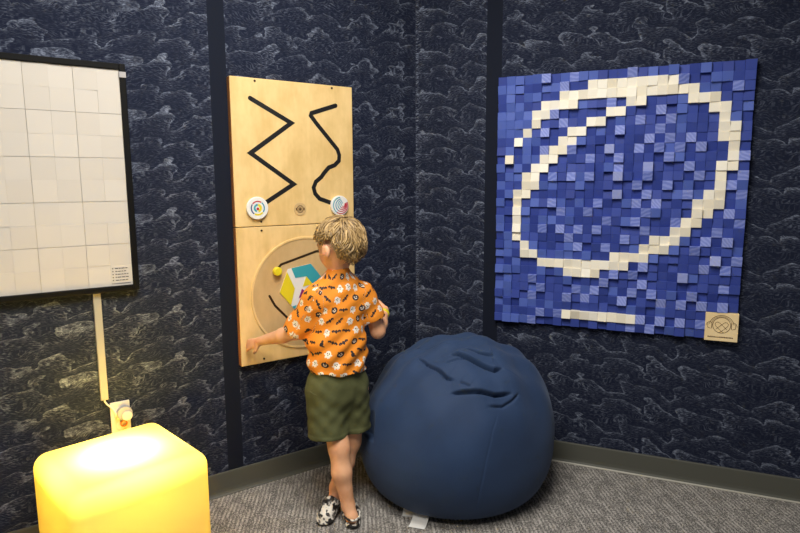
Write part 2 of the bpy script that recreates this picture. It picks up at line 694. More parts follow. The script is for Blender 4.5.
root = empty('track_panel', off(FL, UC, 0, 1.1645), 'upper birch play panel with black zigzag and wavy finger tracks', 'wall toy')
panel_with_slots('panel', 1.1645, 1.774, None, root)
hw = (UX1 - UX0) / 2
MB().box(-hw - 0.0012, -hw, -0.0275, 0, 0.002, 0.607).build('plywood_edge', M['ply_edge'], root)
zz1 = [(-0.866, 1.692), (-0.686, 1.601), (-0.873, 1.470), (-0.683, 1.341), (-0.800, 1.272), (-0.83, 1.254)]
zz2 = [(-0.468, 1.688), (-0.588, 1.648), (-0.592, 1.637), (-0.568, 1.608), (-0.463, 1.495), (-0.454, 1.470), (-0.456, 1.445), (-0.478, 1.425), (-0.509, 1.414), (-0.532, 1.391), (-0.548, 1.371), (-0.575, 1.351),
       (-0.587, 1.325), (-0.580, 1.298), (-0.558, 1.275), (-0.520, 1.262), (-0.49, 1.252)]
for zz in (zz1, zz2):
    MB().ribbon([(x - UC, z - 1.1645) for x, z in zz], 0.0190, -0.0306, -0.0290).build('finger_track', M['black'], root)
for sx in (-0.844, -0.486):
    MB().disc(sx - UC, 1.7625 - 1.1645, 0.0045, -0.0325, -0.029, 16).build('screw', M['darkmetal'], root)
MB().disc(-0.838 - UC, 1.184 - 1.1645, 0.0042, -0.0325, -0.029, 16).build('screw', M['darkmetal'], root)
# left disc
k = MB().disc(0, 0, 0.0475, -0.044, -0.0305).build('slider_disc', M['white'], root, bevel=0.003)
k.location = (-0.856 - UC, 0, 1.242 - 1.1645)
for nm, mm, args in (('printed_ring', 'red', (0.026, 0.031, 55, 140)), ('printed_ring', 'navyink', (0.026, 0.031, 145, 235)), ('printed_ring', 'yellow', (0.024, 0.031, 240, 320)),
                     ('printed_ring', 'blue', (0.026, 0.031, 325, 410)), ('printed_ring', 'teal', (0.010, 0.018, 90, 250)), ('printed_ring', 'yellow', (0.008, 0.018, -80, 85))):
    MB().ring(0, 0, args[0], args[1], -0.0447, -0.0438, args[2], args[3], 24).build(nm, M[mm], k)
MB().disc(0, -0.003, 0.006, -0.0447, -0.0438, 16).build('printed_dot', M['red'], k)
# right disc, off-centre spiral of rings
k = MB().disc(0, 0, 0.0455, -0.044, -0.0305).build('slider_disc', M['white'], root, bevel=0.003)
k.location = (-0.462 - UC, 0, 1.242 - 1.1645)
for i, rr_ in enumerate((0.039, 0.030, 0.0225, 0.016, 0.010)):
    cx, cz = 0.003 + i * 0.0032, 0.001 + i * 0.001
    wd = 0.0042 - 0.0004 * i
    MB().ring(cx, cz, rr_ - wd, rr_, -0.0447 - 0.0001 * i, -0.0438, 95, 235, 28).build('printed_ring', M['teal' if i % 2 == 0 else 'blue'], k)
    MB().ring(cx, cz, rr_ - wd, rr_, -0.0447 - 0.0001 * i, -0.0438, 235, 385, 28).build('printed_ring', M['red'], k)
# engraved emblem
k = MB().disc(0, 0, 0.029, -0.0325, -0.0300).build('emblem_disc', M['birch_wheel'], root, bevel=0.001)
k.location = (-0.656 - UC, 0, 1.232 - 1.1645)
mb = MB().ring(0, 0, 0.0145, 0.0165, -0.0332, -0.0324)
for a_ in range(0, 180, 30):
    ca, sa = math.cos(R(a_)), math.sin(R(a_))
    mb.ribbon([(-0.014 * ca, -0.014 * sa), (0.014 * ca, 0.014 * sa)], 0.0014, -0.0334, -0.0324)
for s_ in (-1, 1):
    mb.box(s_ * 0.019 - 0.002, s_ * 0.019 + 0.002, -0.0332, -0.0324, -0.006, 0.006)
mb.build('engraved_emblem', M['line'], k)

# lower panel
root = empty('wheel_panel', off(FL, UC, 0, 0.566), 'lower birch play panel with a big round turning wheel', 'wall toy')
panel_with_slots('panel', 0.566, 1.1615, None, root)
MB().box(-hw - 0.0012, -hw, -0.0275, 0, 0.002, 0.5935).build('plywood_edge', M['ply_edge'], root)
for sx, sz in ((-0.838, 1.146), (-0.50, 1.146), (-0.848, 0.585), (-0.50, 0.585)):
    MB().disc(sx - UC, sz - 0.566, 0.0045, -0.0325, -0.029, 16).build('screw', M['darkmetal'], root)
wc = (-0.645 - UC, 0.857 - 0.566)
MB().ring(wc[0], wc[1], 0.243, 0.252, -0.036, -0.029, n=96).build('wheel_rim', M['birch'], root, bevel=0.001)
mb = MB().disc(wc[0], wc[1], 0.2425, -0.0335, -0.029, n=96)
wheel = mb.build('wheel', M['birch_wheel'], root)
# hexagon of painted triangles in the middle
hx, hz = -0.656 - UC, 0.886 - 0.566
P6 = [(hx + 0.112 * math.cos(R(60 * i + 8)), hz + 0.108 * math.sin(R(60 * i + 8))) for i in range(6)]
ctr = (hx, hz)


def lerp(p, q, t_): return (p[0] + (q[0] - p[0]) * t_, p[1] + (q[1] - p[1]) * t_)


polys = [('teal', [P6[0], P6[1], lerp(ctr, P6[1], 0.45), lerp(ctr, P6[0], 0.45)]),
         ('teal', [P6[1], lerp(P6[1], P6[2], 0.85), lerp(ctr, P6[2], 0.5), lerp(ctr, P6[1], 0.45)]),
         ('yellow', [lerp(P6[2], P6[3], 0.12), P6[3], lerp(P6[3], P6[4], 0.75), lerp(ctr, P6[3], 0.35)]),
         ('yellow', [ctr, lerp(ctr, P6[0], 0.45), lerp(ctr, P6[1], 0.45)]),
         ('purple', [lerp(ctr, P6[4], 0.1), lerp(ctr, P6[5], 0.45), lerp(ctr, P6[4], 0.5)]),
         ('teal', [lerp(P6[3], P6[4], 0.82), P6[4], lerp(ctr, P6[4], 0.8)]),
         ('red', [P6[5], lerp(P6[5], P6[0], 0.6), lerp(ctr, P6[5], 0.55)])]
MB().prism(P6, -0.0355, -0.0333).build('hexagon_inlay', M['white'], wheel)
for cn, pl in polys:
    MB().prism(pl, -0.0368, -0.0353).build('painted_facet', M[cn], wheel)
# slots and rod with a yellow knob
MB().ribbon([(-0.783 - UC, 0.965 - 0.566), (-0.755 - UC, 0.994 - 0.566), (-0.583 - UC, 1.040 - 0.566), (-0.50 - UC, 1.035 - 0.566)], 0.010, -0.0343, -0.0325).build('wheel_slot', M['darkmetal'], wheel)
MB().ribbon([(-0.814 - UC, 0.860 - 0.566), (-0.790 - UC, 0.815 - 0.566), (-0.731 - UC, 0.750 - 0.566), (-0.68 - UC, 0.70 - 0.566)], 0.010, -0.0343, -0.0325).build('wheel_slot', M['darkmetal'], wheel)
kn = MB().disc(-0.779 - UC, 0.967 - 0.566, 0.019, -0.058, -0.034, 24).build('yellow_knob', M['yellow'], wheel, bevel=0.005, seg=3)
kn['label'] = 'yellow knob'
kn2 = MB().disc(-0.655 - UC, 0.712 - 0.566, 0.017, -0.056, -0.034, 24).build('red_knob', M['red'], wheel, bevel=0.005, seg=3)
kn2['label'] = 'red knob'

# ------------------------------------------------------------------ wooden block mosaic (right)
MX0, MX1, MZ0, MZ1 = 0.4225, 1.4605, 0.678, 1.8225
NC, NR = 26, 29
root = empty('block_mosaic', off(FR, (MX0 + MX1) / 2, 0, MZ0), 'blue wooden block mosaic with a cream tilted oval on the right wall', 'wall art')
ox, oz = (MX0 + MX1) / 2, MZ0
cream = {(1, c) for c in range(10, 19)} | {(2, c) for c in range(7, 21)} - {(2, 18) if False else (99, 99)}
cream |= {(3, c) for c in (5, 6, 7, 8, 14, 15, 20, 21, 22)}
cream |= {(4, c) for c in (4, 5, 12, 13, 22, 23)} | {(5, c) for c in (4, 10, 11, 23)} | {(6, c) for c in (3, 8, 9, 23, 24)}
cream |= {(7, c) for c in (2, 7, 8, 23, 24)} | {(8, c) for c in (6, 7, 24)} | {(9, c) for c in (1, 5, 6, 24)}
cream |= {(10, c) for c in (4, 5, 23, 24)} | {(11, c) for c in (3, 4, 23)} | {(12, c) for c in (3, 4, 23)} | {(13, c) for c in (2, 3, 22, 23)}
cream |= {(14, c) for c in (2, 21, 22, 23)} | {(15, c) for c in (2, 21, 22)} | {(16, c) for c in (2, 20, 21)} | {(17, c) for c in (2, 19, 20)}
cream |= {(18, c) for c in (2, 17, 18, 19)} | {(19, c) for c in (3, 16, 17, 18)} | {(20, c) for c in (3, 4, 13, 14, 15, 16)}
cream |= {(21, c) for c in range(5, 15)} | {(22, c) for c in range(8, 12)}
bar = {(27, c) for c in range(8, 16)}
LIGHT = """01111201211000201010010000 10100112000000000002001100 01011000000000000000011020 01100000010020000000000000 10110020000000000200000001 11110002000000020021000010 11100200000002000200000000 00001000010000002020200000 01010200200030020202020000 00010000002002000021000002 10100000000002003000200000 01100020202003002000020002 10000110010000020020000020 01000000000003002000200002 10001020010200020200000000 00010002002000002000000020 10000010100020020002000002 00010202020200002000000200 01000000200000200000102020 01001000020020010001020001 11000100001000000100000302 00100000000000002000002020 11000101000002020000300000 01002000100020002000000020 10000200020200020201020000 01002000202000200020202020 10001010000000010000000000 01000202000000002020202000 01012000000000020201000000""".split()


def block_mat(name, c0, c1, stripe=0.0):
    m = mat(name, c0, 0.6)
    bsdf(m).inputs['Specular IOR Level'].default_value = 0.25
    t = T(m)
    x, y, z = coord(t, 'Object')
    n = t.nodes.new('ShaderNodeTexWhiteNoise')
    n.noise_dimensions = '3D'
    cx = ((x + (ox - MX0)) * (26 / (MX1 - MX0))).m('FLOOR')
    cz = (z * (29 / (MZ1 - MZ0))).m('FLOOR')
    t.links.new(vec(t, cx, cz, 0.5), n.inputs['Vector'])
    r = X(t, n.outputs['Value'])
    s = X(t, n.outputs['Color'])
    f = r
    if stripe:
        g = (z * 0.8 + x * (r - 0.3) * 1.6) * 420.0 + noise(t, vec(t, x * 30.0, 0.0, z * 30.0), 1.0, 2) * 9.0
        f = (r * (1 - stripe) + g.sin().smooth(-0.6, 0.9) * stripe)
    else:
        f = (r * 0.7 + noise(t, vec(t, x * 40.0, y * 60.0, z * 130.0), 1.0, 3, 0.6) * 0.3)
    set_color(m, mix(t, f, c0, c1))
    return m


BM = [block_mat('deep_blue_block', (0.026, 0.046, 0.25), (0.048, 0.080, 0.36)),
      block_mat('mid_blue_block', (0.062, 0.105, 0.40), (0.095, 0.150, 0.50)),
      block_mat('pale_blue_block', (0.125, 0.175, 0.53), (0.30, 0.355, 0.74), 0.45),
      block_mat('paler_blue_block', (0.26, 0.31, 0.64), (0.36, 0.41, 0.74), 0.2)]
BC_ = block_mat('cream_block', (0.84, 0.76, 0.59), (0.98, 0.94, 0.84))
MB().box(MX0 - ox + 0.001, MX1 - ox - 0.001, -0.012, 0, 0.001, MZ1 - oz - 0.001).build('backing_board', BM[0], root)
tw, th_ = (MX1 - MX0) / NC, (MZ1 - MZ0) / NR
rng = random.Random(11)


def block(mb, r, c, mi, base=0.026, var=0.007):
    x0, z1 = MX0 - ox + c * tw, (NR - r) * th_
    g = 0.00005
    xa, xb, za, zb = x0 + g, x0 + tw - g, z1 - th_ + g, z1 - g
    y = -(base + rng.uniform(-var, var))
    sx, sz = rng.uniform(-0.002, 0.002), rng.uniform(-0.006, 0.004)
    b_ = 0.0010

    def fy(x, z): return y + sx * (x - (xa + xb) / 2) / (tw / 2) + sz * (z - (za + zb) / 2) / (th_ / 2)
    fr = [(xa + b_, za + b_), (xb - b_, za + b_), (xb - b_, zb - b_), (xa + b_, zb - b_)]
    ou = [(xa, za), (xb, za), (xb, zb), (xa, zb)]
    vs = [(p[0], fy(*p), p[1]) for p in fr] + [(p[0], fy(*p) + b_, p[1]) for p in ou] + [(p[0], -0.011, p[1]) for p in ou]
    fs = [(0, 1, 2, 3)]
    for i in range(4):
        j = (i + 1) % 4
        fs += [(i, i + 4, j + 4, j), (i + 4, i + 8, j + 8, j + 4)]
    mb.add(vs, fs, mi)


mbb, mbc, mbr, mbi = MB(), MB(), MB(), MB()
for r in range(NR):
    for c in range(NC):
        if (r, c) == (9, 1):
            block(mbi, r, c, 0, 0.036, 0.005)
        elif (r, c) in cream:
            block(mbc, r, c, 0, 0.036, 0.005)
        elif (r, c) in bar:
            block(mbr, r, c, 0, 0.038, 0.002)
        elif r >= 26 and c >= 23:
            continue
        else:
            lv = int(LIGHT[r][c])
            if lv == 0 and rng.random() < 0.10:
                lv = 1 if rng.random() < 0.6 else 0
            block(mbb, r, c, lv, 0.024 + 0.005 * lv, 0.009)
mbb.build('blue_blocks', BM, root)
mbc.build('cream_oval_blocks', BC_, root)['label'] = 'cream blocks forming a tilted oval'
mbi.build('lone_cream_block', BC_, root)
mbr.build('cream_bar_blocks', BC_, root)['label'] = 'cream blocks forming a short bar'
# engraved maker's plaque
px0, px1, pz0, pz1 = 1.339, 1.464, 0.6735, 0.795
pl = MB().box(-(px1 - px0) / 2, (px1 - px0) / 2, -0.030, 0.0, 0, pz1 - pz0).build('plaque', wood_mat('plaque_wood', (0.88, 0.65, 0.33), (0.97, 0.76, 0.44)), root, bevel=0.0015)
pl.location = ((px0 + px1) / 2 - ox, -0.006, pz0 - oz)
pl['label'] = 'square birch plaque with an engraved head and headphones emblem'
mb = MB()
ez = 0.069
mb.ring(0, ez, 0.0325, 0.0345, -0.0308, -0.0298)
mb.ring(0, ez - 0.004, 0.0455, 0.0475, -0.0308, -0.0298, 10, 170)
mb.ring(0, ez - 0.003, 0.0395, 0.0410, -0.0308, -0.0298, 15, 165)
for s_ in (-1, 1):
    mb.ribbon([(s_ * 0.037, ez - 0.014), (s_ * 0.037, ez + 0.012)], 0.0024, -0.0308, -0.0298)
    mb.ribbon([(s_ * 0.041, ez - 0.016), (s_ * 0.052, ez - 0.012), (s_ * 0.052, ez + 0.010), (s_ * 0.041, ez + 0.014)], 0.0016, -0.0308, -0.0298)
    mb.ribbon([(s_ * 0.058, ez - 0.004), (s_ * 0.0545, ez + 0.008)], 0.0016, -0.0308, -0.0298)
    # looped knot
    mb.ribbon([(s_ * -0.021, ez - 0.018), (s_ * 0.006, ez + 0.008), (s_ * 0.013, ez + 0.013), (s_ * 0.021, ez + 0.012), (s_ * 0.025, ez + 0.005), (s_ * 0.023, ez - 0.003), (s_ * 0.0, ez - 0.027), (s_ * -0.008, ez - 0.031)], 0.0016, -0.0308, -0.0298)
xx = -0.050
while xx < 0.046:
    wd = rng.uniform(0.003, 0.0055)
    mb.box(xx, xx + wd, -0.0305, -0.0298, 0.0145, 0.0145 + rng.choice((0.0045, 0.0055, 0.0055)))
    xx += wd + 0.0014
mb.build('engraved_emblem', M['line'], pl)

# ------------------------------------------------------------------ glowing cube lamp
lamp = empty('cube_lamp', Matrix.Translation((-0.966, 1.955, 0)) @ Matrix.Rotation(R(45), 4, 'Z'), 'large glowing yellow cube lamp standing on the carpet at the left', 'lamp')


def shell_mat():
    m = bpy.data.materials.new('glowing_shell')
    m.use_nodes = True
    t = m.node_tree
    t.nodes.clear()
    out = t.nodes.new('ShaderNodeOutputMaterial')
    tr = t.nodes.new('ShaderNodeBsdfTranslucent')
    tr.inputs['Color'].default_value = (0.88, 0.70, 0.20, 1)
    df = t.nodes.new('ShaderNodeBsdfDiffuse')
    df.inputs['Color'].default_value = (0.86, 0.74, 0.38, 1)
    m1 = t.nodes.new('ShaderNodeMixShader')
    m1.inputs[0].default_value = 0.42
    t.links.new(tr.outputs[0], m1.inputs[1])
    t.links.new(df.outputs[0], m1.inputs[2])
    gl = t.nodes.new('ShaderNodeBsdfGlossy')
    gl.inputs['Roughness'].default_value = 0.45
    m2 = t.nodes.new('ShaderNodeMixShader')
    m2.inputs[0].default_value = 0.02
    t.links.new(m1.outputs[0], m2.inputs[1])
    t.links.new(gl.outputs[0], m2.inputs[2])
    t.links.new(m2.outputs[0], out.inputs[0])
    return m


LS, LH = 0.223, 0.432
import bmesh
bm = bmesh.new()
bmesh.ops.create_cube(bm, size=1.0)
for v in bm.verts:
    v.co = Vector((v.co.x * 2 * LS, v.co.y * 2 * LS, (v.co.z + 0.5) * LH))
bmesh.ops.bevel(bm, geom=bm.edges[:], offset=0.050, segments=8, profile=0.5, affect='EDGES', clamp_overlap=True)
me = bpy.data.meshes.new('shell')
bm.to_mesh(me)
bm.free()
me.polygons.foreach_set('use_smooth', [True] * len(me.polygons))
me.materials.append(shell_mat())
o = bpy.data.objects.new('shell', me)
COL.objects.link(o)
o.parent = lamp
pd = bpy.data.lights.new('lamp_bulb', 'AREA')
pd.shape, pd.size = 'DISK', 0.10
pd.energy, pd.color = 15.0, (1.0, 0.80, 0.31)
po = bpy.data.objects.new('lamp_bulb', pd)
COL.objects.link(po)
po.parent = lamp
po.location = (0, 0, 0.352)
po.rotation_euler = (R(180), 0, 0)
pd = bpy.data.lights.new('lamp_glow', 'POINT')
pd.energy, pd.color, pd.shadow_soft_size = 0.15, (1.0, 0.83, 0.42), 0.02
po = bpy.data.objects.new('lamp_glow', pd)
COL.objects.link(po)
po.parent = lamp
po.location = (0, 0, 0.30)
mb = MB()
mb.tube([(0, 0, 0.002), (0, 0, 0.02), (0, 0, 0.0201), (0, 0, 0.24), (0, 0, 0.2401), (0, 0, 0.246)], [0.06, 0.06, 0.008, 0.008, 0.012, 0.012], 20)
mb.build('light_post', M['white'], lamp)

# ------------------------------------------------------------------ bean bag


def bag_mat():
    m = mat('bean_bag_cover', (0.024, 0.052, 0.125), 0.8)
    t = T(m)
    bsdf(m).inputs['Sheen Weight'].default_value = 0.12
    bsdf(m).inputs['Sheen Roughness'].default_value = 0.5
    bsdf(m).inputs['Sheen Tint'].default_value = (0.5, 0.6, 0.8, 1)
    x, y, z = coord(t, 'Object')
    n = noise(t, vec(t, x * 900.0, y * 900.0, z * 900.0), 1.0, 1)
    b = noise(t, vec(t, x * 5.0, y * 5.0, z * 5.0), 1.0, 3)
    set_color(m, mix(t, (n * 0.5 + b * 0.5).smooth(0.35, 0.65), (0.0095, 0.029, 0.082), (0.0140, 0.040, 0.108)))
    bump(m, n, 0.12, 0.001)
    return m


PROF = [(0, 0), (.20, 0), (.30, .004), (.37, .04), (.415, .12), (.43, .22), (.42, .33), (.385, .44), (.325, .530), (.245, .598), (.15, .645), (.07, .668), (0, .672)]


def catmull(P, n):
    Q = [(-P[1][0], P[1][1])] + list(P) + [(-P[-2][0], P[-2][1])]
    out = []
    for i in range(1, len(Q) - 2):
        a, b, c, d = (np.array(Q[j], float) for j in range(i - 1, i + 3))
        for t in np.linspace(0, 1, n, endpoint=False):
            out.append(.5 * ((2 * b) + (-a + c) * t + (2 * a - 5 * b + 4 * c - d) * t * t + (-a + 3 * b - 3 * c + d) * t ** 3))
    out.append(np.array(Q[-2], float))
    return np.array(out)


def beanbag():
    cx, cy = 0.241, 2.56
    pr = catmull(PROF, 24)
    # even spacing along the profile
    s = np.r_[0, np.cumsum(np.hypot(*np.diff(pr, axis=0).T))]
    nr, na = 300, 720
    st = np.linspace(0, s[-1], nr)
    r, z = np.interp(st, s, pr[:, 0]), np.interp(st, s, pr[:, 1])
    az = np.linspace(0, 2 * np.pi, na, endpoint=False)
    r = np.maximum(r[:, None], 1e-4)
    zz = z[:, None] / 0.69
    Xx = cx + r * np.cos(az) + 0.05 * (zz - .35) * (zz > .35)
    Yy = cy + r * np.sin(az)
    Zz = z[:, None] + 0 * Xx
    P = np.stack([Xx, Yy, Zz], -1)
    du = np.roll(P, -1, 1) - np.roll(P, 1, 1)
    dv = np.gradient(P, axis=0)
    N = np.cross(du, dv)
    N /= np.linalg.norm(N, axis=-1, keepdims=True) + 1e-12
    top = np.clip((zz - 0.45) / 0.4, 0, 1)
    # big soft lumps, slight pumpkin pull towards the panel seams
    d = 0.006 * np.sin(3 * az + 1.0) * np.sin(zz * 3.1) + 0.004 * np.sin(5 * az - 2 * zz * 3) * np.sin(zz * 3.1)
    d = d + top * (0.007 * np.sin(Xx * 34 + Yy * 13) + 0.005 * np.sin(Yy * 47 - Xx * 21 + 2))
    creases = [
        # points, groove depth, groove width, lip height, lip width, lip side dir (towards the high side)
        ([(0.269, 2.442, 0.672), (0.325, 2.403, 0.653), (0.386, 2.402, 0.638)], .018, .006, .010, .030, (0, 1, .2)),
        ([(0.206, 2.392, 0.647), (0.257, 2.369, 0.641), (0.327, 2.347, 0.625), (0.38, 2.332, 0.602), (0.415, 2.35, 0.600)], .027, .0065, .020, .038, (0, 1, .2)),
        ([(0.179, 2.356, 0.625), (0.259, 2.362, 0.635)], .008, .006, .006, .022, (0, 1, .2)),
        ([(0.070, 2.43, 0.62), (0.124, 2.359, 0.61), (0.152, 2.33, 0.602), (0.182, 2.295, 0.585), (0.209, 2.283, 0.58)], .021, .006, .010, .030, (.5, .8, .2)),
        ([(0.197, 2.241, 0.535), (0.316, 2.24, 0.535), (0.367, 2.245, 0.524), (0.437, 2.273, 0.519)], .023, .006, .012, .032, (0, 1, .3)),
        ([(0.336, 2.211, 0.49), (0.397, 2.227, 0.484), (0.439, 2.257, 0.496), (0.473, 2.294, 0.513)], .007, .006, .005, .028, (-.3, .8, .3)),
        ([(0.231, 2.269, 0.571), (0.271, 2.249, 0.551)], .008, .006, .006, .020, (.3, 1, .2)),
        ([(-0.002, 2.621, 0.589), (0.129, 2.504, 0.66), (0.22, 2.463, 0.675)], .004, .010, .005, .030, (.2, -1, 0)),
        ([(0.388, 2.20, 0.49), (0.352, 2.158, 0.414), (0.324, 2.132, 0.309), (0.300, 2.128, 0.18), (0.285, 2.15, 0.05)], .0016, .004, .0008, .02, (1, 0, 0)),
    ]
    for pts, gd, gw, lh, lw, side in creases:
        best = np.full(Xx.shape, 9.0)
        sgn = np.zeros(Xx.shape)
        tt = np.zeros(Xx.shape)
        side = np.array(side, float)
        side /= np.linalg.norm(side)
        L = sum(np.linalg.norm(np.array(pts[i + 1]) - np.array(pts[i])) for i in range(len(pts) - 1))
        acc = 0
        for i in range(len(pts) - 1):
            a, b = np.array(pts[i]), np.array(pts[i + 1])
            ab = b - a
            l = np.linalg.norm(ab)
            q = P - a
            t = np.clip((q @ ab) / (ab @ ab), 0, 1)
            w = q - t[..., None] * ab
            w = w - 0.85 * (w * N).sum(-1, keepdims=True) * N
            dist = np.linalg.norm(w, axis=-1)
            sd = w @ side
            m = dist < best
            best = np.where(m, dist, best)
            sgn = np.where(m, sd, sgn)
            tt = np.where(m, (acc + t * l) / L, tt)
            acc += l
        fade = np.clip(np.minimum(tt, 1 - tt) * 6 + 0.15, 0, 1)
        sd = best * np.sign(sgn)
        d = d - 1.5 * gd * fade * np.exp(-(best / (gw * 0.85)) ** 2)
        d = d + 1.15 * lh * fade * np.exp(-np.maximum(sd, 0) / (lw * 1.5)) * np.clip((sd + 0.002) / 0.005, 0, 1) * np.exp(-(np.maximum(best - np.abs(sd), 0) / 0.01) ** 2)
    low = np.clip((z[:, None] - 0.02) / 0.1, 0, 1)
    P = P + N * (d * low)[..., None]
    P[..., 2] = np.maximum(P[..., 2], 0.0005)
    # the bag rests against the right wall: flatten it there
    nrm = np.array([-0.39137, -0.92023])
    dist = (P[..., 0] - CORNER.x) * nrm[0] + (P[..., 1] - CORNER.y) * nrm[1]
    lim = 0.028
    push = np.maximum(0, lim + 0.02 - dist)
    push = np.where(dist < lim, lim - dist + 0.005 * 0, push * push / 0.08)
    push = np.where(dist < lim + 0.02, np.maximum(lim - dist, 0) + 0.0, 0)
    P[..., 0] += nrm[0] * push
    P[..., 1] += nrm[1] * push
    for lx, ly, lr in ((-0.190, 2.366, 0.084), (-0.205, 2.365, 0.052)):
        ex, ey = P[..., 0] - lx, P[..., 1] - ly
        dd = np.sqrt(ex * ex + ey * ey) + 1e-6
        lr = lr if lr < 0.06 else np.where((P[..., 2] > 0.29), lr, 0.0)
        pu = np.where(dd < lr, lr - dd, 0)
        P[..., 0] += ex / dd * pu
        P[..., 1] += ey / dd * pu
    V = P.reshape(-1, 3)
    i, j = np.meshgrid(np.arange(nr - 1), np.arange(na), indexing='ij')
    j2 = (j + 1) % na
    F = np.stack([i * na + j, i * na + j2, (i + 1) * na + j2, (i + 1) * na + j], -1).reshape(-1, 4)
    V = V - np.array([cx, cy, 0])
    me = bpy.data.meshes.new('cover')
    me.from_pydata(V.tolist(), [], F.tolist() + [tuple(range(na))[::-1], tuple(range((nr - 1) * na, nr * na))])
    me.polygons.foreach_set('use_smooth', [True] * len(me.polygons))
    me.materials.append(bag_mat())
    root = empty('bean_bag', Matrix.Translation((cx, cy, 0)), 'big round navy bean bag slumped in the corner on the carpet', 'bean bag')
    o = bpy.data.objects.new('cover', me)
    COL.objects.link(o)
    o.parent = root
    # care labels sewn into the bottom seam
    for (x, y, ang, w_, l_, nm, mk) in ((-0.206, -0.245, 12, 0.046, 0.046, 'small_label', 0), (-0.148, -0.278, 20, 0.066, 0.100, 'care_label', 1)):
        mb = MB()
        n = 8
        vs = []
        for k_ in range(n + 1):
            t = k_ / n
            zq = 0.034 * (1 - t) ** 2 + 0.0035 + 0.002 * math.sin(t * 6)
            for s_ in (-1, 1):
                vs.append((s_ * w_ / 2, -t * l_, zq + (0.0015 if s_ > 0 else 0)))
        top_ = vs + [(p[0], p[1], p[2] - 0.0012) for p in vs]
        fs = []
        q = 2 * (n + 1)
        for k_ in range(n):
            a = 2 * k_
            fs += [(a, a + 2, a + 3, a + 1), (q + a, q + a + 1, q + a + 3, q + a + 2), (a, q + a, q + a + 2, a + 2), (a + 1, a + 3, q + a + 3, q + a + 1)]
        fs += [(0, 1, q + 1, q), (2 * n, q + 2 * n, q + 2 * n + 1, 2 * n + 1)]
        mb.add(top_, fs)
        lo = mb.build(nm, M['white'], root, M=None)
        lo.location = (x, y, 0)
        lo.rotation_euler = (0, 0, R(-ang))
        lo['label'] = 'white fabric care label'
        mb = MB()
        if mk:
            for k_ in range(3):
                mb.box(-0.018, 0.014 - 0.004 * k_, -0.034 - 0.012 * k_, -0.0325 - 0.012 * k_, 0.0055 + 0.004 * (2 - k_) * 0.8, 0.0075 + 0.004 * (2 - k_) * 0.8)
            mb.build('printed_text', M['greyp'], lo)


beanbag()

# ------------------------------------------------------------------ the child
CO = (-0.25, 2.29, 0.0)
child = empty('person', Matrix.Translation(CO), 'small child with curly blond hair in orange halloween shirt and olive shorts, turning the wheel', 'person')


def unit(v):
    v = np.array(v, float)
    return v / np.linalg.norm(v)


def skin_mat():
    m = mat('skin', (0.62, 0.33, 0.20), 0.5)
    b = bsdf(m)
    b.inputs['Subsurface Weight'].default_value = 0.12
    b.inputs['Subsurface Radius'].default_value = (0.02, 0.008, 0.004)
    t = T(m)
    x, y, z = coord(t, 'Object')
    n = noise(t, vec(t, x * 14.0, y * 14.0, z * 14.0), 1.0, 3, 0.6)
    set_color(m, mix(t, n.smooth(0.3, 0.7), (0.76, 0.37, 0.19), (0.86, 0.47, 0.27)))
    return m


